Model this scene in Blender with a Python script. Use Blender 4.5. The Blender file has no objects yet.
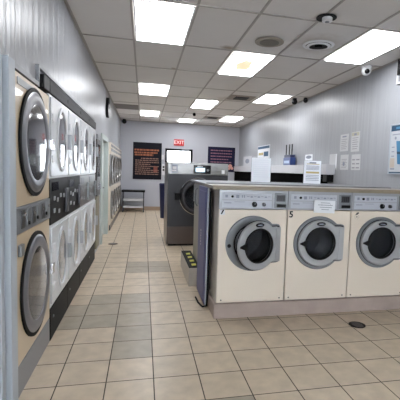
import bpy, bmesh, math, random
from mathutils import Vector, Matrix
random.seed(7)
PI = math.pi
S = bpy.context.scene
COL = S.collection

# ------------------------------------------------------------ materials
MATS = {}
def mat(name, color, rough=.5, metal=0., noise=0., nscale=6., bump=0., bscale=40., emit=None, estr=0., trans=0., alpha=1., stretch=(1,1,1), ior=1.45, coat=0.):
    if name in MATS: return MATS[name]
    m = bpy.data.materials.new(name); m.use_nodes = True
    nt = m.node_tree; b = nt.nodes['Principled BSDF']
    c = (*color, 1)
    b.inputs['Base Color'].default_value = c
    b.inputs['Roughness'].default_value = rough
    b.inputs['Metallic'].default_value = metal
    b.inputs['IOR'].default_value = ior
    b.inputs['Transmission Weight'].default_value = trans
    b.inputs['Alpha'].default_value = alpha
    b.inputs['Coat Weight'].default_value = coat
    if max(color) < .05 and metal == 0: b.inputs['Specular IOR Level'].default_value = .03 if name in ('matt black board', 'black lint panel') else .22
    if emit:
        b.inputs['Emission Color'].default_value = (*emit, 1); b.inputs['Emission Strength'].default_value = estr
    if noise or bump:
        tc = nt.nodes.new('ShaderNodeTexCoord'); mp = nt.nodes.new('ShaderNodeMapping')
        mp.inputs['Scale'].default_value = stretch
        nt.links.new(tc.outputs['Object'], mp.inputs['Vector'])
    if noise:
        n = nt.nodes.new('ShaderNodeTexNoise'); n.inputs['Scale'].default_value = nscale; n.inputs['Detail'].default_value = 5
        nt.links.new(mp.outputs['Vector'], n.inputs['Vector'])
        mx = nt.nodes.new('ShaderNodeMix'); mx.data_type = 'RGBA'
        mx.inputs['A'].default_value = (*[x*(1-noise) for x in color], 1)
        mx.inputs['B'].default_value = (*[min(1, x*(1+noise)) for x in color], 1)
        nt.links.new(n.outputs['Fac'], mx.inputs['Factor']); nt.links.new(mx.outputs['Result'], b.inputs['Base Color'])
    if bump:
        n2 = nt.nodes.new('ShaderNodeTexNoise'); n2.inputs['Scale'].default_value = bscale
        nt.links.new(mp.outputs['Vector'], n2.inputs['Vector'])
        bp = nt.nodes.new('ShaderNodeBump'); bp.inputs['Strength'].default_value = bump; bp.inputs['Distance'].default_value = .01
        nt.links.new(n2.outputs['Fac'], bp.inputs['Height']); nt.links.new(bp.outputs['Normal'], b.inputs['Normal'])
    MATS[name] = m
    return m

CREAM = mat('cream enamel', (.80,.71,.60), .35, noise=.03, nscale=3, coat=.2)
BEIGE = mat('beige enamel', (.62,.49,.33), .32, noise=.05, nscale=3, coat=.3)
SIDE = mat('greyed metal side', (.55,.51,.46), .45, .15, noise=.12, nscale=4)
SILVER = mat('silver control panel', (.36,.37,.395), .38, .35, noise=.04, nscale=12)
DKSIL = mat('worn silver panel', (.20,.21,.22), .35, .6, noise=.15, nscale=20)
RINGD = mat('grey outer door ring', (.20,.21,.225), .38, .2, noise=.05)
RINGL = mat('light grey door casting', (.42,.425,.44), .38, .2, noise=.05)
CHROME = mat('chrome', (.7,.7,.72), .15, 1.)
STEEL = mat('brushed stainless', (.22,.215,.21), .28, .9, noise=.1, nscale=5, stretch=(1,1,12), bump=.03, bscale=30)
BSTEEL = mat('dark stainless', (.075,.073,.08), .3, .9, noise=.15, nscale=6)
WHITEM = mat('white dryer enamel', (.60,.61,.63), .3, .15, noise=.03)
BLACK = mat('black plastic', (.0035,.0035,.004), .5)
BLACKG = mat('black gloss', (.004,.004,.005), .15)
RUBBER = mat('black rubber', (.005,.005,.005), .6)
DGLASS = mat('smoked door glass', (.03,.033,.04), .06, 0., alpha=.5)
DRGLASS = mat('dryer door glass', (.07,.07,.08), .09, .3, coat=.2)
DRUM = mat('washer drum steel', (.22,.22,.24), .35, .9, noise=.5, nscale=60)
WPAPER = mat('white paper', (.84,.86,.90), .7)
INK = mat('grey ink', (.26,.28,.34), .7)
YINK = mat('ochre ink', (.55,.45,.22), .7)
CONC = mat('concrete plinth', (.42,.34,.30), .6, noise=.25, nscale=5, bump=.1)
TAN = mat('tan laminate edge', (.27,.225,.165), .4, noise=.25, nscale=5, stretch=(1,4,4))
TOPM = mat('grey steel worktop', (.16,.17,.20), .3, .6, noise=.2, nscale=4)
BLUE = mat('blue enamel', (.07,.08,.24), .38, .1, noise=.08, nscale=3)
NAVY = mat('navy plastic', (.015,.02,.07), .4)
TRIMW = mat('pale blue grey trim', (.44,.48,.53), .4, noise=.04)
TRIMG = mat('grey trim', (.30,.31,.33), .4)
GREEN = mat('pale green painted metal', (.48,.53,.51), .4, noise=.05)
YELLOW = mat('yellow tape', (.65,.62,.12), .5)
WHITEP = mat('white plastic', (.7,.7,.72), .4)
VENT = mat('beige vent', (.30,.265,.22), .6)
BROWN = mat('brown baseboard', (.34,.25,.18), .5)

def wall_mat(name, color, axis):
    m = bpy.data.materials.new(name); m.use_nodes = True
    nt = m.node_tree; b = nt.nodes['Principled BSDF']
    N = nt.nodes.new; L = nt.links.new
    tc = N('ShaderNodeTexCoord'); sep = N('ShaderNodeSeparateXYZ'); L(tc.outputs['Object'], sep.inputs[0])
    # vertical board grooves
    mt = N('ShaderNodeMath'); mt.operation = 'MULTIPLY'; mt.inputs[1].default_value = 1/.2; L(sep.outputs[axis], mt.inputs[0])
    fr = N('ShaderNodeMath'); fr.operation = 'FRACT'; L(mt.outputs[0], fr.inputs[0])
    cr = N('ShaderNodeValToRGB'); e = cr.color_ramp.elements
    e[0].position = 0; e[0].color = (0,0,0,1); e[1].position = .035; e[1].color = (1,1,1,1)
    L(fr.outputs[0], cr.inputs[0])
    mp = N('ShaderNodeMapping'); mp.inputs['Scale'].default_value = (9, 9, .35); L(tc.outputs['Object'], mp.inputs[0])
    n = N('ShaderNodeTexNoise'); n.inputs['Scale'].default_value = 1.3; n.inputs['Detail'].default_value = 3; L(mp.outputs[0], n.inputs[0])
    mx = N('ShaderNodeMix'); mx.data_type = 'RGBA'
    mx.inputs['A'].default_value = (*[c*.93 for c in color],1); mx.inputs['B'].default_value = (*[c*1.05 for c in color],1)
    L(n.outputs['Fac'], mx.inputs['Factor'])
    m2 = N('ShaderNodeMix'); m2.data_type = 'RGBA'; m2.inputs['A'].default_value = (*[c*.8 for c in color],1)
    L(cr.outputs[0], m2.inputs['Factor']); L(mx.outputs['Result'], m2.inputs['B']); L(m2.outputs['Result'], b.inputs['Base Color'])
    ad = N('ShaderNodeMath'); ad.operation = 'ADD'; L(n.outputs['Fac'], ad.inputs[0])
    sc = N('ShaderNodeMath'); sc.operation = 'MULTIPLY'; sc.inputs[1].default_value = .35; L(cr.outputs[0], sc.inputs[0]); L(sc.outputs[0], ad.inputs[1])
    bp = N('ShaderNodeBump'); bp.inputs['Strength'].default_value = .7; bp.inputs['Distance'].default_value = .012
    L(ad.outputs[0], bp.inputs['Height']); L(bp.outputs[0], b.inputs['Normal'])
    b.inputs['Roughness'].default_value = .33
    return m
WALLS = wall_mat('glossy grey wall boards', (.34,.35,.375), 1)
WALLB = mat('painted back wall', (.47,.48,.53), .5, noise=.04, nscale=2)
CEILM = mat('ceiling tile', (.68,.655,.635), .8, noise=.05, nscale=2.5, bump=.15, bscale=120)
GRIDM = mat('ceiling grid bar', (.38,.355,.33), .6)

# ------------------------------------------------------------ mesh builder
class MB:
    def __init__(s): s.bm = bmesh.new(); s.smooth = False
    def _bev(s, vs, bev, seg=2):
        if bev:
            ed = list({e for v in vs for e in v.link_edges})
            bmesh.ops.bevel(s.bm, geom=ed, offset=bev, segments=seg, affect='EDGES', profile=.6)
    def box(s, x0, x1, y0, y1, z0, z1, bev=0):
        r = bmesh.ops.create_cube(s.bm, size=1)
        for v in r['verts']:
            v.co = Vector((x0+(v.co.x+.5)*(x1-x0), y0+(v.co.y+.5)*(y1-y0), z0+(v.co.z+.5)*(z1-z0)))
        s._bev(r['verts'], bev); return s
    def cyl(s, c, axis, r, d, r2=None, seg=24, bev=0):
        """cylinder starting at c going d along axis"""
        q = bmesh.ops.create_cone(s.bm, cap_ends=True, segments=seg, radius1=r, radius2=r if r2 is None else r2, depth=abs(d))
        A = {'x': Matrix.Rotation(PI/2, 4, 'Y'), 'y': Matrix.Rotation(-PI/2, 4, 'X'), 'z': Matrix.Identity(4)}[axis]
        ax = {'x': Vector((1,0,0)), 'y': Vector((0,1,0)), 'z': Vector((0,0,1))}[axis]
        if d < 0: A = Matrix.Rotation(PI, 4, 'X' if axis != 'x' else 'Y') @ A
        for v in q['verts']: v.co = (A @ v.co) + Vector(c) + ax*d/2
        if bev:
            ed = [e for e in {e for v in q['verts'] for e in v.link_edges} if sum(len(f.verts) > 4 for f in e.link_faces) == 1]
            bmesh.ops.bevel(s.bm, geom=ed, offset=bev, segments=2, affect='EDGES')
        return s
    def lathe_y(s, c, prof, seg=48, sx=1., sz=1.):
        """prof = [(radius, y)...] swept about a y axis through c"""
        rings = []
        for r, y in prof:
            if r < 1e-6: rings.append([s.bm.verts.new((c[0], c[1]+y, c[2]))])
            else: rings.append([s.bm.verts.new((c[0]+r*sx*math.cos(2*PI*i/seg), c[1]+y, c[2]+r*sz*math.sin(2*PI*i/seg))) for i in range(seg)])
        for a, b in zip(rings, rings[1:]):
            for i in range(seg):
                j = (i+1) % seg
                va, vb = ([a[0]] if len(a) == 1 else [a[i], a[j]]), ([b[0]] if len(b) == 1 else [b[j], b[i]])
                if len(va)+len(vb) >= 3:
                    try: s.bm.faces.new(va+vb)
                    except ValueError: pass
        s.smooth = True; return s
    def holed(s, c, outer, rin, y0, y1, ins=.006, angs=()):
        """plate in the xz plane with a round hole; outer(theta) gives its radius; front edge is chamfered by ins"""
        th = sorted(set([round(2*PI*i/64, 6) for i in range(64)] + [round(a % (2*PI), 6) for a in angs]))
        def ring(f, y): return [s.bm.verts.new((c[0]+f(t)*math.cos(t), c[1]+y, c[2]+f(t)*math.sin(t))) for t in th]
        R = [ring(lambda t: rin, y1), ring(lambda t: rin, y0+ins), ring(lambda t: rin+ins, y0), ring(lambda t: outer(t)-ins, y0), ring(outer, y0+ins), ring(outer, y1)]
        n = len(th)
        for a, b in zip(R, R[1:]+R[:1]):
            for i in range(n): s.bm.faces.new((a[i], a[(i+1) % n], b[(i+1) % n], b[i]))
        return s
    def tube(s, pts, r, seg=10):
        pts = [Vector(p) for p in pts]; prev = None; rings = []
        for i, p in enumerate(pts):
            d = (pts[min(i+1, len(pts)-1)]-pts[max(i-1, 0)]).normalized()
            u = d.cross(Vector((0,0,1)) if abs(d.z) < .9 else Vector((1,0,0))).normalized(); v = d.cross(u)
            if prev is not None:
                u = (prev - d*prev.dot(d)).normalized(); v = d.cross(u)
            prev = u
            rings.append([s.bm.verts.new(p+u*r*math.cos(2*PI*k/seg)+v*r*math.sin(2*PI*k/seg)) for k in range(seg)])
        for a, b in zip(rings, rings[1:]):
            for k in range(seg): s.bm.faces.new((a[k], a[(k+1) % seg], b[(k+1) % seg], b[k]))
        s.bm.faces.new(rings[0]); s.bm.faces.new(rings[-1]); s.smooth = True; return s
    def prism_y(s, pts, y0, y1):
        a = [s.bm.verts.new((x, y0, z)) for x, z in pts]; b = [s.bm.verts.new((x, y1, z)) for x, z in pts]
        s.bm.faces.new(a); s.bm.faces.new(b[::-1]); n = len(pts)
        for i in range(n): s.bm.faces.new((a[i], b[i], b[(i+1) % n], a[(i+1) % n]))
        return s
    def build(s, name, m, parent=None, loc=None, rz=0):
        bmesh.ops.recalc_face_normals(s.bm, faces=s.bm.faces[:])
        me = bpy.data.meshes.new(name); s.bm.to_mesh(me); s.bm.free()
        me.materials.append(m)
        if s.smooth:
            me.set_sharp_from_angle(angle=math.radians(35))
            for p in me.polygons: p.use_smooth = True
            try: me.set_sharp_from_angle(angle=math.radians(35))
            except Exception: pass
        o = bpy.data.objects.new(name, me); COL.objects.link(o)
        if parent: o.parent = parent
        if loc: o.location = loc
        o.rotation_euler.z = rz
        return o
def B(*a, **k): return MB().box(*a, **k)
def tag(o, label, cat, group=None, kind=None):
    o['label'] = label; o['category'] = cat
    if group: o['group'] = group
    if kind: o['kind'] = kind
    return o
def thing(name, label, cat, loc=(0,0,0), rz=0, group=None):
    o = bpy.data.objects.new(name, None); COL.objects.link(o); o.empty_display_size = .1
    o.location = loc; o.rotation_euler.z = rz
    return tag(o, label, cat, group)
def struct(o): o['kind'] = 'structure'; return o
def dup(o, parent=None):
    c = o.copy(); COL.objects.link(c); c.parent = parent
    for ch in list(o.children): dup(ch, c)
    return c
def text(name, body, size, m, parent, loc, rot=(PI/2,0,0), depth=.0015, bold=0.):
    cu = bpy.data.curves.new('lettering', 'FONT'); cu.body = body; cu.size = size; cu.extrude = depth
    cu.align_x = 'CENTER'; cu.align_y = 'CENTER'; cu.offset = bold
    t = bpy.data.objects.new('tmp', cu); COL.objects.link(t)
    me = bpy.data.meshes.new_from_object(t.evaluated_get(bpy.context.evaluated_depsgraph_get()))
    bpy.data.objects.remove(t); me.materials.clear(); me.materials.append(m)
    o = bpy.data.objects.new(name, me); COL.objects.link(o); o.parent = parent
    o.location = loc; o.rotation_euler = rot
    return o
def rect_r(x0, x1, z0, z1):
    """radius function of a rectangle seen from an inner point at the origin"""
    def f(t):
        c, s_ = math.cos(t), math.sin(t); r = 9
        if c > 1e-6: r = min(r, x1/c)
        if c < -1e-6: r = min(r, x0/c)
        if s_ > 1e-6: r = min(r, z1/s_)
        if s_ < -1e-6: r = min(r, z0/s_)
        return r
    return f, [math.atan2(z1, x1), math.atan2(z1, x0), math.atan2(z0, x0), math.atan2(z0, x1)]

# ------------------------------------------------------------ camera (1.41 m high, turned 13 degrees to the right)
yaw, pit, rol, F = .232, -.0812, .0352, 387.18
f0 = Vector((math.sin(yaw), math.cos(yaw), 0)); r0 = Vector((math.cos(yaw), -math.sin(yaw), 0)); u0 = Vector((0,0,1))
f1 = f0*math.cos(pit)+u0*math.sin(pit); u1 = u0*math.cos(pit)-f0*math.sin(pit)
r2 = r0*math.cos(rol)+u1*math.sin(rol); u2 = u1*math.cos(rol)-r0*math.sin(rol)
cd = bpy.data.cameras.new('camera'); cam = bpy.data.objects.new('camera', cd); COL.objects.link(cam)
Mx = Matrix((r2, u2, -f1)).transposed().to_4x4(); Mx.translation = (0, 0, 1.4073); cam.matrix_world = Mx
cd.sensor_fit = 'HORIZONTAL'; cd.sensor_width = 36; cd.lens = F/400*36
cd.shift_x = -34.17/400; cd.shift_y = 2.91/400
cd.clip_start = .05; S.camera = cam

# ------------------------------------------------------------ room shell
XL, XR, YF, YB, H = -.75, 3.25, -3.2, 13.3, 2.946
T, FX, FY = .305, -.8272, 3.1613
# floor: a grid of tiles, the odd replaced tile is grey
def floor_tile_mat(name, col, var):
    m = bpy.data.materials.new(name); m.use_nodes = True
    nt = m.node_tree; b = nt.nodes['Principled BSDF']; N = nt.nodes.new; L = nt.links.new
    tc = N('ShaderNodeTexCoord')
    mp = N('ShaderNodeMapping'); mp.inputs['Location'].default_value = (-FX/T, -FY/T, 0); mp.inputs['Scale'].default_value = (1/T, 1/T, 1)
    L(tc.outputs['Object'], mp.inputs[0])
    br = N('ShaderNodeTexBrick'); br.offset = 0; br.squash = 1
    br.inputs['Scale'].default_value = 1; br.inputs['Brick Width'].default_value = 1; br.inputs['Row Height'].default_value = 1
    br.inputs['Mortar Size'].default_value = .0125; br.inputs['Mortar Smooth'].default_value = .1; br.inputs['Bias'].default_value = 0
    br.inputs['Color1'].default_value = (*[c*(1-var) for c in col],1); br.inputs['Color2'].default_value = (*[c*(1+var) for c in col],1)
    br.inputs['Mortar'].default_value = (.055,.04,.03,1)
    L(mp.outputs[0], br.inputs['Vector'])
    n = N('ShaderNodeTexNoise'); n.inputs['Scale'].default_value = 9; n.inputs['Detail'].default_value = 8; L(tc.outputs['Object'], n.inputs[0])
    cr = N('ShaderNodeValToRGB'); cr.color_ramp.elements[0].color = (.86,.86,.86,1); cr.color_ramp.elements[1].color = (1.08,1.08,1.08,1)
    cr.color_ramp.elements[0].position = .3; cr.color_ramp.elements[1].position = .7
    L(n.outputs['Fac'], cr.inputs[0])
    mx = N('ShaderNodeMix'); mx.data_type = 'RGBA'; mx.blend_type = 'MULTIPLY'; mx.inputs['Factor'].default_value = 1
    L(br.outputs['Color'], mx.inputs['A']); L(cr.outputs[0], mx.inputs['B']); L(mx.outputs['Result'], b.inputs['Base Color'])
    rr = N('ShaderNodeMapRange'); rr.inputs['To Min'].default_value = .33; rr.inputs['To Max'].default_value = .8
    L(br.outputs['Fac'], rr.inputs['Value']); L(rr.outputs[0], b.inputs['Roughness'])
    bp = N('ShaderNodeBump'); bp.invert = True; bp.inputs['Strength'].default_value = .4; bp.inputs['Distance'].default_value = .003
    L(br.outputs['Fac'], bp.inputs['Height']); L(bp.outputs[0], b.inputs['Normal'])
    return m
FT = floor_tile_mat('beige floor tile', (.59,.485,.36), .035)
FG = floor_tile_mat('grey replacement tile', (.385,.33,.25), .05)
grey = {(2,-1),(2,0),(0,1),(1,1),(2,1),(0,2),(1,2),(2,2),(1,3),(2,3),(2,7),(3,7),(2,8),(3,8),(4,-4),(4,-5),(5,-5)}
bm = bmesh.new()
i0, i1, k0, k1 = -4, 14, -22, 34
V = {(i,k): bm.verts.new((FX+T*i, FY+T*k, 0)) for i in range(i0, i1+1) for k in range(k0, k1+1)}
for i in range(i0, i1):
    for k in range(k0, k1):
        f = bm.faces.new((V[i,k], V[i+1,k], V[i+1,k+1], V[i,k+1])); f.material_index = 1 if (i,k) in grey else 0
q = bmesh.ops.extrude_face_region(bm, geom=bm.faces[:])
# keep the patterned face on top: move the extruded copy down
for v in [g for g in q['geom'] if isinstance(g, bmesh.types.BMVert)]: v.co.z -= .08
bmesh.ops.recalc_face_normals(bm, faces=bm.faces[:])
me = bpy.data.meshes.new('floor'); bm.to_mesh(me); bm.free(); me.materials.append(FT); me.materials.append(FG)
fo = bpy.data.objects.new('floor', me); COL.objects.link(fo); struct(fo)

# brown water stains, with a shape of their own, on a few ceiling tiles
nt = CEILM.node_tree; N = nt.nodes.new; L = nt.links.new
bs = nt.nodes['Principled BSDF']; prev = bs.inputs['Base Color'].links[0].from_socket
tc = N('ShaderNodeTexCoord'); nz = N('ShaderNodeTexNoise'); nz.inputs['Scale'].default_value = 9; L(tc.outputs['Object'], nz.inputs[0])
for (sx_, sy_, rx, ry) in ((1.02,4.90,.14,.10),(.42,6.15,.05,.04),(1.75,8.25,.35,.25),(2.0,4.4,.42,.40)):
    mp = N('ShaderNodeMapping'); mp.inputs['Location'].default_value = (-sx_/rx, -sy_/ry, 0); mp.inputs['Scale'].default_value = (1/rx, 1/ry, 0)
    L(tc.outputs['Object'], mp.inputs[0]); ln = N('ShaderNodeVectorMath'); ln.operation = 'LENGTH'; L(mp.outputs[0], ln.inputs[0])
    ad = N('ShaderNodeMath'); ad.operation = 'ADD'; L(ln.outputs['Value'], ad.inputs[0]); L(nz.outputs['Fac'], ad.inputs[1])
    mr = N('ShaderNodeMapRange'); mr.inputs['From Min'].default_value = .8; mr.inputs['From Max'].default_value = 1.5
    mr.inputs['To Min'].default_value = .75 if rx < .2 else .3; mr.inputs['To Max'].default_value = 0; L(ad.outputs[0], mr.inputs['Value'])
    mx = N('ShaderNodeMix'); mx.data_type = 'RGBA'; L(mr.outputs[0], mx.inputs['Factor']); L(prev, mx.inputs['A']); mx.inputs['B'].default_value = (.26,.18,.12,1)
    prev = mx.outputs['Result']
L(prev, bs.inputs['Base Color'])
struct(B(-1.9, 3.5, YF-.2, YB+.3, H+.004, H+.1).build('ceiling', CEILM))
g = MB()
xs = [-.1365+.61*i for i in range(-1, 6)]
ys = [-2.35,-1.13,.09,1.31,2.54,3.757,4.977,6.2,7.38,8.45,9.65,10.75,11.8,12.75]
for x in xs: g.box(x-.012, x+.012, YF, YB, H-.004, H+.006)
for y in ys: g.box(XL, XR, y-.012, y+.012, H-.0036, H+.006)
g.box(XL, XL+.025, YF, YB, H-.008, H+.006); g.box(XR-.025, XR, YF, YB, H-.008, H+.006); g.box(XL, XR, YB-.025, YB, H-.008, H+.006)
struct(g.build('trim_1', GRIDM))
# a stretch of grey access panel in the ceiling by the left wall
struct(B(XL+.02, -.15, 10.0, 10.75, H-.006, H+.006).build('trim_2', mat('grey access panel', (.16,.14,.13), .6)))

# left wall: deep, with two machine recesses and a door
w = MB()
w.box(-1.9, XL, YF-.2, 2.425, 0, H); w.box(-1.9, XL, 2.425, 6.17, 1.955, H); w.box(-1.9, XL, 6.17, 7.30, 0, H)
w.box(-1.9, XL, 7.30, 8.55, 2.0, H); w.box(-1.9, -.84, 7.30, 8.55, 0, 2.0)
w.box(-1.9, XL, 8.55, 8.93, 0, H); w.box(-1.9, XL, 8.93, 13.0, 1.955, H); w.box(-1.9, XL, 13.0, YB+.2, 0, H)
w.box(-1.9, -1.6, 2.425, 6.17, 0, 1.955); w.box(-1.9, -1.6, 8.93, 13.0, 0, 1.955)
struct(w.build('wall_left', WALLS))
struct(B(XR, XR+.2, YF-.2, YB+.2, 0, H).build('wall_right', WALLS))
# back wall with the glazed exit door opening
w = MB()
dx0, dx1, dz1 = .70, 1.62, 2.10
w.box(XL, dx0, YB, YB+.2, 0, H); w.box(dx1, XR, YB, YB+.2, 0, H); w.box(dx0, dx1, YB, YB+.2, dz1, H)
struct(w.build('wall_back', WALLB))
d = struct(B(dx0, dx0+.07, YB-.02, YB+.1, 0, dz1).box(dx1-.07, dx1, YB-.02, YB+.1, 0, dz1).box(dx0+.07, dx1-.07, YB-.02, YB+.1, dz1-.07, dz1).box(dx0+.07, dx1-.07, YB+.02, YB+.06, .02, 1.0).box(dx0+.07, dx1-.07, YB+.02, YB+.06, 1.0, 1.06).build('door_1', BLACK))
PANE = mat('clear door glass', (.95,.97,1), .02, alpha=.25)
p = B(dx0+.07, dx1-.07, YB+.035, YB+.045, 1.06, dz1-.07).build('door_glass', PANE, d)
B(dx0+.1, dx1-.1, YB-.05, YB-.01, 1.0, 1.05).build('push_bar', CHROME, d)
B(1.25, 1.5, YB-.06, YB-.021, dz1-.055, dz1+.0).build('door_closer', DKSIL, d)
# front wall behind the viewer, with shop windows
w = MB()
fx = [(-.6,.85),(.95,2.05),(2.15,3.1)]
w.box(XL, XR, YF-.15, YF, 0, .45); w.box(XL, XR, YF-.15, YF, 2.5, H)
xx = XL
for a, b_ in fx: w.box(xx, a, YF-.15, YF, .45, 2.5); xx = b_
w.box(xx, XR, YF-.15, YF, .45, 2.5)
struct(w.build('wall_front', WALLB))
for n_, (a, b_) in enumerate(fx):
    wn = struct(B(a, a+.05, YF-.1, YF-.04, .45, 2.5).box(b_-.05, b_, YF-.1, YF-.04, .45, 2.5).box(a+.05, b_-.05, YF-.1, YF-.04, .45, .5).box(a+.05, b_-.05, YF-.1, YF-.04, 2.45, 2.5).build('window_%d' % (n_+1), DKSIL))
    B(a+.05, b_-.05, YF-.075, YF-.068, .5, 2.45).build('window_pane', PANE, wn)
struct(B(XL, dx0, YB-.012, YB, 0, .13).box(dx1, XR, YB-.012, YB, 0, .13).build('baseboard_back', BROWN))
struct(B(XR-.012, XR, YF, YB-.012, 0, .1).build('baseboard_right', BROWN))
# trims round the machine recess
struct(B(-.75, -.700, 2.31, 2.418, 0, 1.975, bev=.004).box(-.75, -.715, 2.20, 2.255, 0, 1.99, bev=.004).build('trim_3', TRIMW))
struct(B(-.75, -.725, 2.418, 3.04, 1.955, 1.985).box(-.75, -.725, 3.03, 3.05, 1.985, 2.11).box(-.75, -.725, 3.05, 6.25, 2.09, 2.115).build('trim_4', TRIMG))
hd = struct(B(-.75, -.70, 3.255, 6.17, 1.957, 2.055, bev=.003).build('trim_5', mat('dark steel header', (.045,.045,.048), .6, 0, noise=.1)))
for y in (3.95, 4.7, 5.4): B(-.7, -.697, y, y+.04, 1.99, 2.02).build('fixing_plate', BLACK, hd)
tag(B(-.749, -.702, 3.08, 3.25, 1.957, 2.055, bev=.004).build('junction_box', BLACK), 'small black box at the near end of the dark header strip above the dryers', 'junction box')

# ------------------------------------------------------------ ceiling lights
EM = mat('light diffuser', (.9,.9,.9), .5, emit=(.95,.97,1.), estr=6.0)
def stained():
    m = EM.copy(); m.name = 'stained light diffuser'; nt = m.node_tree; b = nt.nodes['Principled BSDF']; N = nt.nodes.new; L = nt.links.new
    tc = N('ShaderNodeTexCoord'); mp = N('ShaderNodeMapping'); mp.inputs['Location'].default_value = (.02, .08, 0); mp.inputs['Scale'].default_value = (6.5, 3.2, 0)
    L(tc.outputs['Object'], mp.inputs[0])
    nz = N('ShaderNodeTexNoise'); nz.inputs['Scale'].default_value = 2.5; L(mp.outputs[0], nz.inputs[0])
    ln = N('ShaderNodeVectorMath'); ln.operation = 'LENGTH'; L(mp.outputs[0], ln.inputs[0])
    ad = N('ShaderNodeMath'); ad.operation = 'ADD'; L(ln.outputs['Value'], ad.inputs[0]); L(nz.outputs['Fac'], ad.inputs[1])
    cr = N('ShaderNodeValToRGB'); e = cr.color_ramp.elements
    e[0].position = .48; e[0].color = (.052,.038,.02,1); e[1].position = .66; e[1].color = (.95,.97,1,1)
    ml = N('ShaderNodeMath'); ml.operation = 'MULTIPLY'; ml.inputs[1].default_value = .4; L(ad.outputs[0], ml.inputs[0])
    L(ml.outputs[0], cr.inputs[0]); L(cr.outputs[0], b.inputs['Emission Color'])
    return m
lights = [(-.13,.47,3.77,4.965,'long ceiling light panel nearest at the top left of the ceiling'),
 (1.10,1.69,4.99,6.19,'ceiling light panel with a brown stain on its diffuser'),
 (2.32,2.90,3.77,4.965,'long ceiling light panel above the washers beside the white dome camera'),
 (-.13,.47,7.39,8.44,'ceiling light panel second in the left column of lights'),
 (-.13,.42,10.76,11.79,'small ceiling light panel farthest in the left column near the back wall'),
 (2.29,2.87,7.36,8.40,'ceiling light panel on the right beside two small black cameras'),
 (1.08,1.62,8.62,9.74,'ceiling light panel in the middle column behind the stained one'),
 (1.02,1.55,12.0,12.74,'ceiling light panel just above the exit sign and glass door'),
 (2.22,2.76,10.8,11.92,'ceiling light panel farthest on the right, near the back corner')]
for i, (a, b_, c, d_, lab) in enumerate(lights):
    cx, cy = (a+b_)/2, (c+d_)/2; hx, hy = (b_-a)/2-.012, (d_-c)/2-.012
    t = thing('ceiling_light', lab, 'ceiling light', (cx, cy, H-.012), 0, 'fluorescent ceiling panels')
    fr = MB(); wd = .018
    fr.box(-hx, -hx+wd, -hy, hy, -.002, .006); fr.box(hx-wd, hx, -hy, hy, -.002, .006); fr.box(-hx+wd, hx-wd, -hy, -hy+wd, -.002, .006); fr.box(-hx+wd, hx-wd, hy-wd, hy, -.002, .006)
    fr.build('frame', WHITEP, t)
    B(-hx+wd, hx-wd, -hy+wd, hy-wd, 0, .005).build('diffuser', stained() if i == 1 else EM, t)

# ------------------------------------------------------------ ceiling fittings
def disc_z(o, c, r, h, m, name, parent): return MB().cyl(c, 'z', r, h, seg=36, bev=min(.004, h/3)).build(name, m, parent)
t = thing('ceiling_speaker', 'round beige speaker grille set in the ceiling between two light panels', 'speaker', (1.415, 4.48, H-.02))
disc_z(0, (0,0,0), .17, .016, VENT, 'rim', t); disc_z(0, (0,0,-.006), .115, .008, mat('speaker mesh', (.17,.15,.125), .7, bump=.5, bscale=200), 'grille', t)
t = thing('air_diffuser', 'round white ceiling air diffuser with a dark centre', 'air vent', (2.0, 4.40, H-.004))
m_ = MB()
for r, z in ((.185,0),(.14,-.012)):
    seg = 36
    prof = [(r, z-.004), (r-.032, z-.016), (r-.028, z-.018), (r+.004, z-.006)]
    rings = [[m_.bm.verts.new((a*math.cos(2*PI*k/seg), a*math.sin(2*PI*k/seg), b_)) for k in range(seg)] for a, b_ in prof]
    for A, B_ in zip(rings, rings[1:]+rings[:1]):
        for k in range(seg): m_.bm.faces.new((A[k], A[(k+1)%seg], B_[(k+1)%seg], B_[k]))
m_.build('louvre_rings', WHITEP, t)
disc_z(0, (0,0,-.008), .15, .004, BLACK, 'throat', t); disc_z(0, (0,0,-.04), .05, .03, BLACK, 'hub', t)
t = thing('smoke_detector', 'white smoke detector below a dark round plate on the ceiling above the washers', 'smoke detector', (1.72, 3.63, H-.004))
disc_z(0, (.0,0,-.012), .10, .012, RUBBER, 'base_plate', t); disc_z(0, (0,-.02,-.05), .05, .038, WHITEP, 'sensor_housing', t); disc_z(0, (0,-.02,-.056), .022, .006, DKSIL, 'sensor', t)
t = thing('dome_camera', 'white dome security camera with black lens at the top of the right wall', 'security camera', (3.03, 5.03, H-.004))
MB().cyl((0,0,-.03), 'z', .075, .03, bev=.004).build('mount', WHITEP, t)
m_ = MB(); bmesh.ops.create_uvsphere(m_.bm, u_segments=24, v_segments=14, radius=.066); m_.smooth = True
for v in m_.bm.verts: v.co.z -= .06
h_ = m_.build('housing', WHITEP, t)
m_ = MB(); bmesh.ops.create_uvsphere(m_.bm, u_segments=20, v_segments=12, radius=.036); m_.smooth = True
for v in m_.bm.verts: v.co += Vector((-.012, -.045, -.075))
m_.build('lens', BLACKG, t)
def black_cam(x, y, lab, s=1.):
    t = thing('bullet_camera', lab, 'security camera', (x, y, H-.004), 0, 'small black ceiling cameras')
    MB().cyl((0,0,-.03*s), 'z', .045*s, .03*s, bev=.003).build('mount', RUBBER, t)
    m_ = MB(); bmesh.ops.create_uvsphere(m_.bm, u_segments=18, v_segments=12, radius=.06*s); m_.smooth = True
    for v in m_.bm.verts: v.co.z -= .065*s
    m_.build('camera_ball', BLACKG, t)
black_cam(3.0, 7.62, 'black ball camera on the ceiling, left of the pair by the right wall')
black_cam(3.18, 7.48, 'black ball camera on the ceiling, right of the pair by the right wall', .8)
black_cam(-.62, 13.0, 'black ball camera in the back left corner of the ceiling', 1.15)
black_cam(1.31, 10.6, 'small black ball camera on the ceiling before the exit light', .7)
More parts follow.
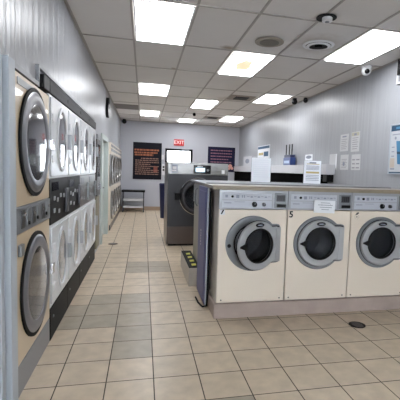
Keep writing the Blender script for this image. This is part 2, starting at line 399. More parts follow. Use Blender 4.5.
def sq_vent(x, y, lab, s=.26):
    t = thing('ceiling_vent', lab, 'air vent', (x, y, H-.004), 0, 'square ceiling vents')
    MB().box(-s, s, -s, s, -.008, 0).build('tile_plate', mat('stained vent tile', (.30,.26,.23), .7, noise=.15), t)
    m_ = MB()
    for k in (.55, .36): m_.box(-s*k, s*k, -s*k, s*k, -.008-.02*(1-k), -.008)
    m_.build('dark_louvre', BLACK, t)
sq_vent(1.96, 8.0, 'dark square ceiling vent between the middle and right light panels')
sq_vent(1.93, 11.3, 'far dark square ceiling vent before the back wall', .24)

# ------------------------------------------------------------ helpers for door castings
def casting(r, xr, zr):
    rf, an = rect_r(-9, xr, -zr, zr)
    a0 = math.asin(zr/r)
    def f(t):
        t = (t+PI) % (2*PI)-PI
        if abs(t) < a0:
            rr = rf(t); c = math.atan2(zr, xr)
            if abs(abs(t)-c) < .07: rr -= .012*(1-abs(abs(t)-c)/.07)
            return rr
        return r
    return f, [math.atan2(zr, xr), -math.atan2(zr, xr), a0, -a0, math.atan2(zr, xr)+.07, math.atan2(zr, xr)-.07, -math.atan2(zr, xr)+.07, -math.atan2(zr, xr)-.07]

# ------------------------------------------------------------ front-load washer, local: x 0..0.69, front at y 0
WH = 1.095; DC = (.345, 0, .58)
def make_washer(label):
    t = thing('washing_machine', label, 'washing machine', (0,0,0), 0, 'cream coin washers in the front row')
    b = MB(); D = .72
    b.box(.004, .02, .018, D, 0, WH); b.box(.670, .686, .018, D, 0, WH); b.box(.02, .67, D-.02, D, 0, WH); b.box(.02, .67, .018, D-.02, 0, .015); b.box(.02, .67, .018, D-.02, WH-.015, WH)
    b.build('casing', SIDE, t)
    rf, an = rect_r(-.338, .338, -.577, .325)
    fp = MB(); fp.holed(DC, rf, .185, 0, .018, .003, an); fp.build('front_panel', CREAM, t)
    cp = B(.004, .686, -.004, .018, .912, WH, bev=.003).build('control_panel', SILVER, t)
    B(.03, .52, -.007, -.004, .925, .994).build('lower_strip', mat('pale label strip', (.50,.52,.58), .4), cp)
    B(.03, .52, -.007, -.004, 1.0, 1.062).build('upper_strip', MATS['pale label strip'], cp)
    mk = MB()
    mk.box(.06, .085, -.0085, -.007, 1.02, 1.045); mk.box(.165, .195, -.0085, -.007, 1.015, 1.045)
    for x in (.22,.24): mk.box(x, x+.01, -.0085, -.007, 1.02, 1.045)
    for k in range(7): mk.box(.27+.035*k, .295+.035*k, -.0085, -.007, 1.03-.008*(k%2), 1.036)
    mk.box(.05, .12, -.0085, -.007, .965, .973); mk.box(.15, .25, -.0085, -.007, .978, .982)
    mk.build('panel_printing', INK, cp)
    MB().cyl((.128, -.007, 1.03), 'y', .012, -.01).build('button', BLACK, cp)
    for x, r in ((.347, .026), (.44, .019)):
        k_ = MB().cyl((x, -.007, .957), 'y', r, -.022, r*.85, bev=.003).build('knob', BLACK if r > .02 else BSTEEL, cp)
        B(x-.002, x+.002, -.031, -.0285, .957, .957+r*.8).build('pointer', DKSIL, k_)
    cb = B(.545, .665, -.02, -.004, .925, 1.07, bev=.004).build('coin_slide', DKSIL, t)
    B(.56, .65, -.026, -.02, .99, 1.055, bev=.002).build('coin_plate', BSTEEL, cb)
    B(.565, .655, -.042, -.02, .935, .965, bev=.004).build('slide_handle', BLACK, cb)
    for k in range(4): B(.572+k*.02, .576+k*.02, -.028, -.026, 1.0, 1.045).build('coin_slot', BLACK, cb)
    rf, an = casting(.268, .272, .19)
    MB().holed(DC, rf, .19, -.016, 0, .006, an).build('door_surround', RINGD, t)
    MB().lathe_y(DC, [(.19,-.012),(.178,-.012),(.178,.06),(.19,.06),(.19,-.012)]).build('door_gasket', RUBBER, t)
    MB().lathe_y(DC, [(.185,.06),(.235,.065),(.235,.45),(0,.46),(0,.47),(.245,.46),(.245,.055),(.185,.055)]).build('drum', DRUM, t)
    # the door, hinged on its right
    hx = DC[0]+.262; lx = DC[0]-hx
    rf, an = casting(.232, .255, .17)
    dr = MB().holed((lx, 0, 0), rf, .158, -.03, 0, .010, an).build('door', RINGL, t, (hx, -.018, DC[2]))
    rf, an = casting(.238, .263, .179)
    MB().holed((lx, 0, 0), rf, .20, -.005, 0, .001, an).build('edge_shadow', RUBBER, dr)  # black plate added behind the door as its dark shadow outline
    MB().lathe_y((lx, 0, 0), [(.170,-.004),(.160,-.012),(.158,.02),(.13,.075),(.06,.095),(0,.10),(0,.094),(.06,.089),(.125,.07),(.15,.016),(.158,-.004)]).build('door_window', DGLASS, dr)
    MB().lathe_y((lx, 0, 0), [(.166,-.034),(.158,-.040),(.150,-.034),(.150,-.02),(.166,-.02)]).build('window_rim', RUBBER, dr)
    MB().prism_y([(lx-.145, .035), (lx-.215, .006), (lx-.215, -.006), (lx-.145, -.035)], -.05, -.028).build('door_handle', BLACK, dr)
    bd = MB().lathe_y((lx, 0, .196), [(0,-.034),(.046,-.034),(.050,-.029),(0,-.029)], seg=28, sz=.42).build('badge', BLACKG, dr)
    MB().lathe_y((lx, 0, .196), [(0,-.0355),(.030,-.0355),(.030,-.034),(0,-.034)], seg=20, sz=.2).build('badge_lettering', INK, bd)
    B(lx+.195, lx+.25, -.036, -.028, -.165, .165, bev=.003).build('hinge_plate', RINGL, dr)
    for x, z in ((.05,.03),(.64,.03)):
        MB().cyl((x, 0, z), 'y', .007, -.003, seg=12).build('screw', BSTEEL, t)
    return t
wl = ['cream front-load coin washer at the left end of the row with its round door ajar',
      'cream front-load coin washer in the middle of the row, paper note taped on its panel',
      'cream front-load coin washer at the right end, closed door and no note']
w1 = make_washer(wl[0]); WX = [.69, 1.377, 2.064]; WY = 3.55; WZ = .142
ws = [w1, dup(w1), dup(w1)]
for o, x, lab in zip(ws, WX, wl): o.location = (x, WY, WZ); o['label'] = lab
for ch in w1.children:
    if ch.name.startswith('door') and 'surround' not in ch.name and 'gasket' not in ch.name: ch.rotation_euler.z = math.radians(20)
# number decals and marks
B(.012, .062, -.002, 0, .855, .905).build('sticker', WHITEP, w1)
text('number', '1', .055, BLACK, w1, (.037, -.0022, .88), (PI/2, math.radians(28), 0), bold=.003)
text('number', '5', .085, BLACK, ws[1], (.04, -.002, .862), bold=.003)
text('number', '6', .09, mat('worn decal grey', (.07,.065,.06), .6), ws[2], (.07, -.003, .855), (PI/2, math.radians(8), 0), bold=.004)
# bolt and keyhole on the surround of the open washer
MB().cyl((.345-.235, -.016, .56), 'y', .018, -.006).build('door_switch', BLACK, w1)
# paper note taped over the panel of the middle washer
t = thing('paper_note', 'white paper note with faint writing taped on the middle washer panel', 'note', (1.64, 3.52, 1.03))
pn = B(0, .225, -.001, .001, 0, .125).build('sheet', WPAPER, t)
m_ = MB()
for k, (a, b_) in enumerate(((.07,.17),(.04,.20),(.06,.19),(.08,.16))): m_.box(a, b_, -.0022, -.001, .098-k*.022, .103-k*.022)
m_.build('writing', INK, t); t.rotation_euler.y = .03

# plinth and worktops of the island
t = tag(B(.67, 2.80, 3.52, 4.28, 0, .14, bev=.006).build('plinth', CONC), 'low concrete plinth under the row of cream washers', 'plinth')
t = thing('worktop', 'long tan edged worktop lying over the cream washers', 'worktop', (0,0,0))
B(.62, 2.82, 3.50, 3.97, 1.24, 1.272, bev=.004).build('board', mat('worn worktop laminate', (.24,.21,.18), .35, noise=.3, nscale=4), t)
B(.62, 2.82, 3.488, 3.50, 1.236, 1.274, bev=.003).build('edge_strip', TAN, t)
t = thing('steel_worktop', 'grey steel top of the rear machines behind the tan worktop', 'worktop', (0,0,0))
B(.64, 2.82, 3.975, 5.42, 1.252, 1.272, bev=.004).build('top_sheet', TOPM, t)
B(.64, 2.82, 3.99, 4.02, 1.272, 1.282, bev=.003).build('rail', DKSIL, t)

# rear cabinet of machines, its end seen from the aisle
t = thing('rear_machine', 'grey beige machine standing back to back with the washers, seen end on from the aisle', 'washing machine', (0,0,0))
GB = mat('grey beige metal', (.35,.34,.30), .4, .2, noise=.1)
B(.70, 2.76, 4.29, 5.38, .0, 1.251, bev=.006).build('casing', GB, t)
B(.693, .70, 4.33, 4.80, .18, 1.22, bev=.002).build('end_panel', SIDE, t)
B(.693, .70, 4.84, 5.34, .18, .96, bev=.002).build('lower_panel', GB, t)
hp = B(.68, .70, 4.86, 5.32, .98, 1.22, bev=.003).build('latch_panel', TRIMG, t)
MB().tube([(.68,4.93,1.18),(.655,4.93,1.15),(.65,4.93,1.05),(.655,4.93,.98),(.68,4.93,.95)], .010).build('pull_handle', DKSIL, hp)
# step at its foot with striped tape
t = thing('step', 'low grey step with black and yellow striped tape on the floor beside the blue cabinet', 'step', (0,0,0))
B(.550, .690, 4.58, 5.60, 0, .225, bev=.005).build('step_block', SIDE, t)
B(.553, .689, 4.59, 5.59, .225, .229).build('grip_mat', RUBBER, t)
for k in range(4):
    y = 4.68+k*.21
    m_ = MB(); vs = [(.60,y),(.655,y+.02),(.655,y+.10),(.60,y+.08)]
    a = [m_.bm.verts.new((x_, y_, .2291)) for x_, y_ in vs]; b_ = [m_.bm.verts.new((x_, y_, .236)) for x_, y_ in vs]
    m_.bm.faces.new(a[::-1]); m_.bm.faces.new(b_)
    for i in range(4): m_.bm.faces.new((a[i], a[(i+1)%4], b_[(i+1)%4], b_[i]))
    m_.build('yellow_stripe', YELLOW, t)
# blue cabinet
t = thing('blue_cabinet', 'slim tall blue metal panel cabinet fixed at the aisle end of the washer row', 'cabinet', (0,0,0))
B(.622, .646, 3.82, 4.39, .035, 1.235, bev=.004).build('body', BLUE, t)
B(.618, .622, 3.88, 4.34, .10, 1.19, bev=.001).build('side_panel', BLUE, t)
B(.626, .642, 3.812, 3.82, .04, 1.23, bev=.002).build('edge_trim', TRIMW, t)
m_ = MB()
for k in range(6): m_.box(.6165, .618, 4.12, 4.14+.01*(k%2), .60+.03*k, .62+.03*k)
m_.build('white_lettering', WHITEP, t)
tag(MB().tube([(.662,3.85,1.2),(.662,3.85,.8),(.662,3.85,.4),(.655,3.84,.12),(.645,3.81,.03),(.61,3.84,.012),(.585,3.98,.011),(.58,4.15,.011)], .009).build('drain_hose', RUBBER),
    'black hose running down between the blue cabinet and first washer', 'hose')

# signs standing on the steel worktop
def stand_sign(x0, x1, y, z0, z1, lab, rows):
    t = thing('standing_sign', lab, 'sign', (x0, y, z0), 0, 'paper signs standing on the worktop')
    w_, h_ = x1-x0, z1-z0
    B(0, w_, 0, .003, 0, h_).build('sheet', WPAPER, t)
    m_ = MB().box(-.005, w_+.005, .003, .006, 0, h_+.004); m_.box(-.005, w_+.005, -.05, .08, 0, .004); m_.build('holder', mat('clear acrylic', (.8,.85,.9), .05, alpha=.35), t)
    for a, b_, c, d_, mm in rows: B(a*w_, b_*w_, -.0015, 0, c*h_, d_*h_).build('print', mm, t)
rows1 = [(.1,.9,.90-.085*k,.905-.085*k+.004, mat('very pale ink', (.72,.75,.82), .7)) for k in range(9)]
stand_sign(1.405, 1.67, 5.0, 1.273, 1.60, 'plain white sign standing on the steel top, left of the two', rows1)
rows2 = [(.3,.7,.88,.94,INK),(.15,.9,.84,.87,YINK)] + [(.12,.9,.76-.05*k,.78-.05*k,INK) for k in range(4)] + [(.12,.9,.45,.53,YINK)] + [(.12,.9,.36-.07*k,.38-.07*k,INK) for k in range(4)]
stand_sign(2.155, 2.405, 5.0, 1.273, 1.592, 'white sign with ochre and grey print standing on the steel top, right of the two', rows2)

# ------------------------------------------------------------ big stainless washer
t = thing('large_washer', 'large stainless steel washer with a blue display standing in the middle of the room', 'washing machine', (.43, 7.1, 0))
W = 1.11
b = MB(); b.box(0, .02, .02, 1.05, .04, 1.54); b.box(W-.02, W, .02, 1.05, .04, 1.54); b.box(.02, W-.02, 1.03, 1.05, .04, 1.54); b.box(.02, W-.02, .02, 1.03, 1.52, 1.54); b.box(.02, W-.02, .02, 1.03, .04, .06)
b.build('casing', STEEL, t)
B(.03, W-.03, .05, 1.0, 0, .04).build('base', BLACK, t)
rf, an = rect_r(-W/2, W/2, -.88, .40)
c = (W/2, 0, .92)
MB().holed(c, rf, .30, 0, .02, .002, an).build('front_panel', mat('dark stainless front', (.045,.045,.05), .38, .5, noise=.25, nscale=3), t)
B(0, W, -.004, .02, 1.325, 1.535, bev=.003).build('control_panel', STEEL, t)
sc = B(.46, .78, -.012, -.004, 1.34, 1.50, bev=.003).build('display_unit', BLACKG, t)
B(.50, .67, -.014, -.012, 1.375, 1.45).build('screen', mat('lit display', (.1,.2,.3), .3, emit=(.45,.7,.85), estr=.9), sc)
B(.53, .63, -.0135, -.012, 1.468, 1.482).build('logo_print', WHITEP, sc)
MB().cyl((.725, -.012, 1.41), 'y', .02, -.012).build('dial', DKSIL, sc)
lb = B(.06, .17, -.006, -.004, 1.345, 1.50).build('price_label', INK, t)
B(.07, .15, -.008, -.006, 1.37, 1.40).box(.08,.15,-.008,-.006,1.41,1.46).build('label_print', WHITEP, lb)
B(.985, 1.04, -.02, -.004, 1.35, 1.42, bev=.004).build('coin_slot', WHITEP, t)
dr = MB().lathe_y(c, [(.235,-.03),(.25,-.055),(.30,-.055),(.325,-.03),(.325,-.001),(.30,0),(.235,0),(.235,-.03)]).build('door', BSTEEL, t)
MB().lathe_y(c, [(.325,-.02),(.335,-.028),(.345,-.02),(.345,0),(.325,0)]).build('door_seal', CHROME, dr)
MB().lathe_y(c, [(.236,-.03),(.23,.02),(.16,.10),(0,.13),(0,.12),(.15,.09),(.22,.01),(.228,-.03)]).build('door_window', DGLASS, dr)
B(.13, .22, -.09, -.03, .86, .98, bev=.01).build('door_handle', BLACK, dr)
MB().lathe_y(c, [(.30,.02),(.34,.025),(.34,.75),(0,.77),(0,.78),(.35,.77),(.35,.015)]).build('drum', DRUM, t)
B(.0, W, -.006, 0, .04, .36).build('lower_panel', mat('brown tinted stainless', (.10,.08,.075), .35, .6), t)

# ------------------------------------------------------------ tumble dryers on the left wall (local x runs along the wall)
def beige_dryer():
    t = thing('stacked_dryer', 'beige stacked tumble dryer nearest the viewer on the left wall', 'dryer', (-.71, 2.432, 0), PI/2)
    W = .815
    B(.002, W-.002, .02, .85, .01, 1.93, bev=.004).build('casing', BEIGE, t)
    B(.0, W, 0, .02, 0, .19, bev=.003).build('base_panel', mat('grey base panel', (.25,.26,.28), .35, .3), t)
    for z0, z1, zc, n in ((.195, .99, .60, 'lower'), (1.155, 1.93, 1.55, 'upper')):
        B(.0, W, 0, .02, z0, z1, bev=.004).build(n+'_front_panel', BEIGE, t)
        c = (.415, 0, zc)
        MB().lathe_y(c, [(.355,0),(.355,-.012),(.335,-.014),(.325,-.012),(.325,0)]).build('door_seal', RUBBER, t)
        d = MB().lathe_y(c, [(.33,0),(.33,-.014),(.315,-.024),(.275,-.026),(.250,-.020),(.245,-.008),(.33,0)]).build('door', mat('dryer door ring', (.21,.21,.23), .35, .4), t)
        MB().lathe_y(c, [(.25,-.018),(.20,-.021),(0,-.023),(0,-.012),(.25,-.010)]).build('door_glass', DRGLASS, d)
        B(.72, .79, -.045, 0, zc-.03, zc+.05, bev=.006).build('door_latch', CHROME, d)
        if n == 'lower': B(.03, .10, -.02, 0, zc+.26, zc+.33, bev=.004).build('hinge', DKSIL, d)
    cp = B(0, W, -.006, .02, .995, 1.15, bev=.003).build('control_panel', RINGD, t)
    for k in range(6):
        B(.08+.12*k, .15+.12*k, -.010, -.006, 1.02, 1.13, bev=.002).build('control_plate', DKSIL if k%2 else BSTEEL, cp)
    for k, (x, z) in enumerate(((.13,1.10),(.22,1.04),(.33,1.09),(.42,1.05),(.55,1.10),(.66,1.05),(.74,1.1))):
        MB().cyl((x, -.012, z), 'y', .012, -.008, seg=14).build('push_button', BLACK if k % 2 else CHROME, cp)
    B(.05, .45, -.003, 0, 1.865, 1.905).build('top_label', TRIMG, t)
    return t
beige_dryer()

def white_dryer():
    t = thing('stacked_dryer', '', 'dryer', (0,0,0), PI/2, 'white stacked dryers along the left wall')
    W = .725
    B(.003, W-.003, .02, .85, .01, 1.95, bev=.003).build('casing', SIDE, t)
    bp_ = B(.002, W-.002, -.004, .02, 0, .258, bev=.003).build('base_panel', mat('black lint panel', (.008,.008,.009), .4), t)
    MB().cyl((.10, -.004, .17), 'y', .012, -.006, seg=12).build('lock', DKSIL, bp_)
    for z0, z1, zc, n in ((.262, .93, .60, 'lower'), (1.30, 1.95, 1.625, 'upper')):
        B(.002, W-.002, 0, .02, z0, z1, bev=.003).build(n+'_front_panel', WHITEM, t)
        c = (.40, 0, zc)
        d = B(.025, .70, -.014, 0, zc-.31, zc+.305, bev=.006).build('door', WHITEM, t)
        MB().lathe_y(c, [(.272,-.014),(.272,-.024),(.262,-.028),(.240,-.026),(.235,-.014),(.272,-.014)], sx=.72).build('window_rim', WHITEM, d)
        MB().lathe_y(c, [(.238,-.018),(.15,-.021),(0,-.022),(0,-.015),(.238,-.015)], sx=.72).build('door_glass', DRGLASS, d)
        for dz in (-.17, .15): B(.03, .10, -.024, -.014, zc+dz-.03, zc+dz+.03, bev=.003).build('hinge', WHITEP, d)
        B(.655, .70, -.05, 0, zc-.07, zc+.07, bev=.006).build('door_handle', SILVER, d)
    return t
def wd_panel(t, dark):
    W = .725; pm = BLACK if dark else mat('brown grey steel panel', (.15,.135,.13), .3, .5, noise=.1)
    cp = B(.002, W-.002, -.006, .02, .934, 1.296, bev=.003).build('control_panel', pm, t)
    B(.06, .30, -.010, -.006, 1.20, 1.27).build('slot_plate', BLACKG if dark else BSTEEL, cp)
    mm = MATS.get('panel mark') or mat('panel mark', (.33,.34,.36), .4)
    for x, z in ((.12,1.12),(.24,1.10),(.36,1.13),(.12,1.02),(.3,1.0),(.5,1.12)):
        B(x, x+.05, -.012, -.006, z, z+.035, bev=.002).build('key', mm, cp)
    B(.56, .66, -.03, -.006, .98, 1.2, bev=.006).build('coin_mechanism', DKSIL if not dark else BSTEEL, cp)
wlab = ['white stacked dryer with black control panel, right beside the beige one',
        'white stacked dryer with black control panel, second from the beige dryer',
        'white stacked dryer with brown grey control panel, third from the beige dryer',
        'white stacked dryer with brown grey control panel, last before the doorway']
wd = white_dryer(); wds = [wd]+[dup(wd) for _ in range(3)]
for k, o in enumerate(wds):
    o.location = (-.71, 3.252+.727*k, 0); o['label'] = wlab[k]; wd_panel(o, k < 2)

def far_dryer():
    t = thing('stacked_dryer', '', 'dryer', (0,0,0), PI/2, 'beige topped dryers beyond the door')
    W = .80
    B(.003, W-.003, .02, .85, .01, 1.95, bev=.003).build('casing', CREAM, t)
    B(.002, W-.002, -.01, .02, 1.70, 1.95, bev=.003).build('top_fascia', CREAM, t)
    B(.06, W-.06, -.016, -.01, 1.86, 1.91).box(.06, W-.06, -.016, -.01, 1.76, 1.82).build('fascia_slot', DKSIL, t)
    for z0, z1, n, m_ in ((.98,1.69,'upper',STEEL),(.12,.95,'lower',CREAM)):
        B(.002, W-.002, 0, .02, z0, z1, bev=.003).build(n+'_front_panel', m_, t)
        c = (W/2, 0, (z0+z1)/2)
        d = MB().lathe_y(c, [(.33,0),(.33,-.03),(.26,-.035),(.25,0),(.33,0)]).build('door', STEEL, t)
        MB().lathe_y(c, [(.255,-.02),(0,-.026),(0,-.016),(.255,-.010)]).build('door_glass', DRGLASS, d)
    B(.0, W, .0, .02, 0, .11).build('base_panel', BSTEEL, t)
    return t
fd = far_dryer(); fl = ['first beyond the green door','second beyond the green door','third beyond the green door','fourth beyond the green door','last, near the back wall bench']
fds = [fd]+[dup(fd) for _ in range(4)]
for k, o in enumerate(fds):
    o.location = (-.71, 8.94+.808*k, 0); o['label'] = 'beige stacked dryer with stainless doors, '+fl[k]

# ------------------------------------------------------------ door in the left wall
d = struct(B(-.83, -.795, 7.42, 8.43, .01, 1.9, bev=.003).build('door_2', GREEN))
B(-.84, -.72, 7.30, 7.415, 0, 2.0).box(-.84, -.72, 8.44, 8.55, 0, 2.0).box(-.84, -.72, 7.415, 8.44, 1.91, 2.0).build('door_frame', GREEN, d)
kn = MB().cyl((-.795, 7.52, 1.02), 'x', .035, .01).cyl((-.785, 7.52, 1.02), 'x', .014, .05).build('lever_rose', BSTEEL, d)
MB().tube([(-.735,7.52,1.02),(-.725,7.55,1.02),(-.725,7.66,1.015)], .012).build('lever', BSTEEL, kn)
MB().cyl((-.795, 7.52, 1.17), 'x', .03, .03, bev=.004).build('deadbolt', BSTEEL, d)
# dark side post and coat between dryers and door
t = thing('vending_dispenser', 'narrow dark brown wall dispenser between the last white dryer and the green door', 'dispenser', (-.75, 6.27, .0))
B(.001, .06, .0, .42, .95, 1.83, bev=.006).build('body', mat('dark brown casing', (.05,.04,.036), .35), t)
B(.06, .066, .05, .37, 1.25, 1.75).build('front_window', BLACKG, t)
B(.001, .07, -.03, .45, 1.83, 1.9, bev=.004).build('top_cap', TRIMG, t)
B(.001, .05, .02, .40, .12, .94, bev=.006).build('lower_cover', mat('olive brown cover', (.22,.20,.14), .5), t)
B(.06, .09, .1, .32, 1.05, 1.15, bev=.004).build('coin_tray', CHROME, t)

# wall clock seen nearly edge on
t = thing('wall_clock', 'black wall clock high on the left wall above the green door', 'clock', (-.75, 8.35, 2.60))
MB().cyl((.001,0,0), 'x', .20, .05, seg=40, bev=.006).build('case', BLACK, t)
MB().cyl((.051,0,0), 'x', .175, .002, seg=40).build('face', BSTEEL, t)
B(.053, .056, -.006, .006, -.02, .14).build('minute_hand', BLACK, t); B(.0562, .059, -.02, .09, -.006, .006).build('hour_hand', BLACK, t)

# ------------------------------------------------------------ back of the room
BK = YB
def poster(x0, x1, z0, z1, lab, name='wall_poster'):
    t = thing(name, lab, 'poster', (x0, BK-.0005, z0)); w_, h_ = x1-x0, z1-z0
    return t, w_, h_
t, w_, h_ = poster(-.345, .585, 1.04, 2.26, 'black poster with rows of orange lettering left of the glass door')
B(0, w_, -.016, 0, 0, h_, bev=.003).build('board', mat('black poster board', (.006,.006,.012), .6), t)
OR = mat('dull orange lettering', (.36,.12,.055), .6); RD = mat('brick red lettering', (.22,.06,.045), .6)
def fake_line(m_, x0, x1, z, h, y):
    x = x0
    while x < x1:
        l = random.uniform(.03, .11); e = min(x+l, x1); m_.box(x, e, y-.002, y, z, z+h); x = e+random.uniform(.012, .02)
m_ = MB()
for z, h, a, b_ in ((.945,.055,.05,.9),(.86,.05,.05,.85),(.78,.06,.06,.7)): fake_line(m_, a*w_, b_*w_, z, h, -.016)
m_.build('heading_lettering', OR, t)
m_ = MB()
for k in range(9): fake_line(m_, .08*w_ if k else .28*w_, (.9 if k not in (3,5) else .6)*w_, .68-.065*k, .028, -.016)
m_.build('body_lettering', mat('pale orange lettering', (.30,.17,.13), .6), t)
B(.72*w_, .86*w_, -.018, -.016, .25, .45).build('red_emblem', RD, t)
t, w_, h_ = poster(2.15, 3.11, 1.38, 2.23, 'navy poster with pink lettering lines on the back wall right of the door')
B(0, w_, -.016, 0, 0, h_, bev=.003).build('board', mat('navy poster board', (.009,.009,.035), .6), t)
m_ = MB()
for k in range(5): fake_line(m_, .1*w_, (.88 if k != 3 else .75)*w_, .71-.10*k, .035, -.016)
m_.build('body_lettering', mat('dusty pink lettering', (.26,.12,.17), .6), t)
m_ = MB(); m_.cyl((.83*w_, -.016, .20), 'y', .07, -.003); m_.cyl((.90*w_, -.0165, .13), 'y', .05, -.003); m_.cyl((.80*w_, -.0165, .11), 'y', .04, -.003)
m_.build('pink_figure', mat('salmon print', (.60,.30,.26), .6), t)
# EXIT sign
t = thing('exit_sign', 'small red EXIT sign on the back wall above the glass door', 'sign', (1.15, BK-.001, 2.31))
B(-.17, .17, -.04, 0, -.105, .105, bev=.006).build('housing', mat('exit red', (.5,.03,.03), .5, emit=(.8,.05,.04), estr=.03), t)
text('lettering', 'EXIT', .165, mat('exit letters', (.9,.75,.75), .5, emit=(1,.7,.7), estr=.03), t, (0, -.041, 0), bold=.001)
# switches
t = thing('light_switch', 'small white light switch plate beside the black poster', 'switch', (.62, BK-.001, 1.80))
B(-.045, .045, -.012, 0, -.08, .08, bev=.004).build('plate', WHITEP, t); B(-.012, .012, -.022, -.012, -.025, .025).build('rocker', WHITEP, t)
t = thing('thermostat', 'white wall panel with two dark round holes left of the glass door', 'switch panel', (.655, BK-.001, 1.40))
B(-.05, .05, -.015, 0, -.2, .17, bev=.004).build('plate', WHITEP, t)
for z in (.07, -.03): B(-.03, .03, -.02, -.015, z-.03, z+.03, bev=.002).build('socket', BLACK, t)
t = thing('trash_bin', 'tall dark blue waste bin on the floor beside the stainless washer', 'bin', (.66, 11.3, 0))
m_ = MB(); m_.cyl((0,0,0), 'z', .17, .95, .21, seg=28); m_.build('body', NAVY, t)
MB().cyl((0,0,.95), 'z', .225, .05, .2, seg=28, bev=.006).build('lid', NAVY, t)
# bench
t = thing('bench', 'low bench with a dark top and pale lower shelf against the back wall', 'bench', (-.66, 12.62, 0))
B(0, .72, 0, .45, .64, .70, bev=.006).build('top', BLACK, t)
B(.05, .66, .05, .42, .36, .42, bev=.004).build('middle_shelf', WHITEP, t)
B(.05, .66, .05, .42, .14, .18, bev=.004).build('lower_shelf', WHITEP, t)
for x in (.02, .66):
    for y in (.02, .40): B(x, x+.035, y, y+.035, 0, .64).build('leg', BSTEEL, t)

# ------------------------------------------------------------ right wall fittings
def RY(y): return y*XR/3.2
def RZ(z): return 1.407+(z-1.407)*XR/3.2
t = thing('wall_counter', 'long white boxed ledge with a black front below running along the right wall', 'counter', (0,0,0))
B(3.08, XR-.001, 6.2, 13.25, 1.41, 1.585, bev=.006).build('white_ledge', mat('white ledge', (.50,.50,.53), .4, noise=.03), t)
B(3.10, XR-.001, 6.45, 13.25, .75, 1.408).build('black_panel', mat('matt black board', (.001,.001,.001), .9), t)
B(3.12, XR-.001, 6.24, 6.40, 1.28, 1.408, bev=.004).build('bracket', BLACK, t)
# blue router-like box with antennas
t = thing('router', 'small blue box with three dark upright antennas on the wall ledge', 'router', (3.12, 7.95, 1.586))
B(-.03, .10, -.0, .42, 0, .17, bev=.008).build('body', mat('router blue', (.025,.055,.20), .35), t)
B(-.031, -.028, .05, .37, .04, .10).build('front_label', mat('router label', (.35,.45,.65), .4), t)
B(-.02, .09, .02, .40, .17, .23, bev=.006).build('top_cap', NAVY, t)
for y in (.04, .2, .39): B(.02, .035, y, y+.035, .23, .46).build('antenna', BLACK, t)
# blue-headed poster behind the left sign
def wallpaper(y0, y1, z0, z1, name, lab, group=None):
    return thing(name, lab, 'poster' if 'poster' in name else 'notice', (XR-.001, y1, z0), -PI/2, group), y1-y0, z1-z0
t, w_, h_ = wallpaper(9.85, 10.95, 1.72, 2.15, 'wall_poster', 'small white poster with blue heading on the right wall behind the plain sign')
B(0, w_, -.008, 0, 0, h_).build('sheet', WPAPER, t)
B(.02*w_, .98*w_, -.010, -.008, .8*h_, .96*h_).build('blue_heading', mat('teal blue print', (.01,.07,.16), .5), t)
B(.1*w_, .5*w_, -.010, -.008, .4*h_, .55*h_).build('ochre_print', YINK, t); B(.55*w_, .9*w_, -.010, -.008, .3*h_, .6*h_).build('blue_print', MATS['teal blue print'], t)
t, w_, h_ = wallpaper(7.15, 7.50, 1.62, 1.80, 'wall_notice', 'small white notice with a dark oval mark above the right standing sign')
B(0, w_, -.006, 0, 0, h_).build('sheet', WPAPER, t); MB().lathe_y((w_*.5, 0, h_*.7), [(0,-.008),(.13,-.008),(.13,-.006),(0,-.006)], sz=.25).build('oval_mark', INK, t)
t, w_, h_ = wallpaper(11.6, 12.6, 1.60, 1.90, 'wall_notice', 'small white notice with a dark oval mark on the right wall near the back corner')
B(0, w_, -.006, 0, 0, h_).build('sheet', mat('dull paper', (.55,.55,.58), .7), t); MB().lathe_y((w_*.5, 0, h_*.5), [(0,-.008),(.25,-.008),(.25,-.006),(0,-.006)], sz=.3).build('oval_mark', INK, t)
# cluster of five papers
PAP = mat('faded paper', (.56,.565,.575), .6)
papers = [(5.703,5.965,1.80,2.075,'upper left faded notice in the cluster of papers on the right wall',0),
 (5.373,5.613,1.78,2.085,'upper right faded notice with a yellow heading on the right wall',1),
 (6.05,6.32,1.50,1.765,'lower left curled blank sheet in the cluster of papers on the right wall',2),
 (5.67,5.926,1.495,1.742,'lower middle faded notice in the cluster of papers on the right wall',3),
 (5.314,5.574,1.495,1.735,'lower right faded notice with four small boxes on the right wall',4)]
for y0, y1, z0, z1, lab, k in papers:
    t, w_, h_ = wallpaper(RY(y0), RY(y1), RZ(z0), RZ(z1), 'wall_notice', lab)
    B(0, w_, -.004, 0, 0, h_).build('sheet', PAP, t)
    if k == 1: B(.05*w_, .95*w_, -.006, -.004, .80*h_, .97*h_).build('yellow_heading', mat('pale yellow print', (.46,.44,.33), .6), t); B(.35*w_, .65*w_, -.0075, -.006, .82*h_, .93*h_).build('emblem', INK, t)
    elif k == 2: B(.86*w_, .96*w_, -.008, -.004, .1*h_, h_).build('curled_edge', WPAPER, t); continue
    m_ = MB()
    for j in range(6 if k != 4 else 3):
        z = (.68-.11*j)*h_
        if k == 4: m_.box(.1*w_, .42*w_, -.0055, -.004, (.62-.26*j)*h_, (.70-.26*j)*h_); m_.box(.55*w_, .9*w_, -.0055, -.004, (.62-.26*j)*h_, (.70-.26*j)*h_)
        else: m_.box(.15*w_, (.85-.1*(j%2))*w_, -.0055, -.004, z, z+.03*h_)
    m_.build('print', mat('faded ink', (.27,.27,.29), .6), t)
    if k == 0: B(.25*w_, .75*w_, -.0055, -.004, .82*h_, .9*h_).build('heading_print', INK, t)
    if k == 3: MB().cyl((.45*w_, -.004, .4*h_), 'y', .035, -.002).build('ink_emblem', INK, t)
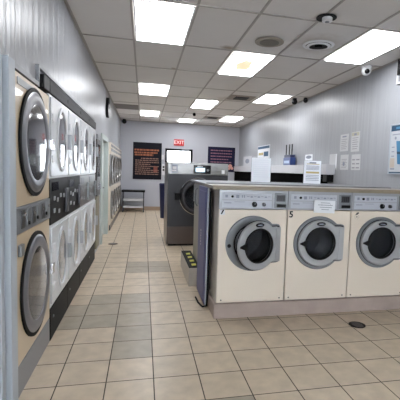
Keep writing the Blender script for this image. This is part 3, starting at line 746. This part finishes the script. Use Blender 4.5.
# big poster
t, w_, h_ = wallpaper(3.95, RY(4.60), RZ(1.445), RZ(2.095), 'wall_poster', 'large framed poster with blue header and blue pictures on the near right wall')
fr = MB(); fr.box(0, w_, -.02, 0, 0, .012); fr.box(0, w_, -.02, 0, h_-.012, h_); fr.box(0, .012, -.02, 0, .012, h_-.012); fr.box(w_-.012, w_, -.02, 0, .012, h_-.012)
fr.build('frame', TRIMW, t)
B(.012, w_-.012, -.012, 0, .012, h_-.012).build('sheet', mat('poster paper', (.50,.52,.55), .4), t)
TB = mat('deep teal print', (.004,.05,.11), .4); SB = mat('sky blue print', (.05,.20,.36), .4)
B(.02, w_-.02, -.014, -.012, .86*h_, .97*h_).build('header_band', TB, t)
B(.12, .40, -.0155, -.014, .895*h_, .935*h_).build('header_lettering', SB, t)
B(.02, w_-.02, -.014, -.012, .02*h_, .045*h_).build('footer_band', TB, t)
pm = MB().prism_y([(.19,.20*h_),(.55,.15*h_),(.50,.62*h_),(.14,.66*h_)], -.015, -.012).build('blue_picture', SB, t)
MB().prism_y([(.17,.40*h_),(.53,.36*h_),(.52,.40*h_),(.165,.45*h_)], -.0165, -.015).build('dark_picture_band', TB, pm)
m_ = MB()
for k in range(3): m_.box(.05, .11, -.0135, -.012, (.35+.09*k)*h_, (.37+.09*k)*h_)
m_.box(.05, .40, -.0135, -.012, .78*h_, .80*h_); m_.box(.04, .13, -.0135, -.012, .09*h_, .12*h_); m_.cyl((.12, -.012, .72*h_), 'y', .02, -.002)
m_.build('small_print', INK, t)
B(.03, .125, -.0132, -.012, .13*h_, .32*h_).build('beige_picture', mat('beige print', (.50,.43,.36), .5), t)
# white rack high on the right wall
t = thing('wall_television', 'black screen in a white bracket high on the right wall at the picture edge', 'television', (XR-.001, 4.60, 2.62), -PI/2)
B(0, .025, -.03, 0, 0, .31, bev=.003).box(.025, .9, -.03, 0, 0, .025).build('bracket', WHITEP, t)
B(.06, .9, -.07, -.01, .10, .31, bev=.006).build('screen', BLACKG, t)

# ------------------------------------------------------------ floor drains
t = thing('floor_drain', 'round black floor drain cover in front of the middle washers', 'drain', (1.99, 3.19, 0))
MB().cyl((0,0,.0005), 'z', .078, .004, seg=36, bev=.001).build('cover', RUBBER, t)
m_ = MB()
for k in range(-3, 4): m_.box(-.05+.005*abs(k), .05-.005*abs(k), k*.018-.004, k*.018+.004, .0046, .006)
m_.build('grate_bars', BSTEEL, t)
t = thing('floor_drain', 'small brown round floor drain in the aisle by the left dryers', 'drain', (-.525, 7.34, 0))
MB().cyl((0,0,.0005), 'z', .085, .004, seg=30, bev=.001).build('cover', mat('rusty brown', (.12,.085,.065), .6), t)
MB().cyl((0,0,.0046), 'z', .05, .002, seg=24).build('plug', BSTEEL, t)

# ------------------------------------------------------------ daylight outside and view
wd_ = bpy.data.worlds.new('world'); S.world = wd_; wd_.use_nodes = True
nt = wd_.node_tree; bg = nt.nodes['Background']
bg.inputs['Color'].default_value = (.86,.93,1,1); bg.inputs['Strength'].default_value = 7.0
vs = S.view_settings; vs.view_transform = 'Standard'; vs.look = 'None'; vs.gamma = 1; vs.use_curve_mapping = False
vs.exposure = 1.35
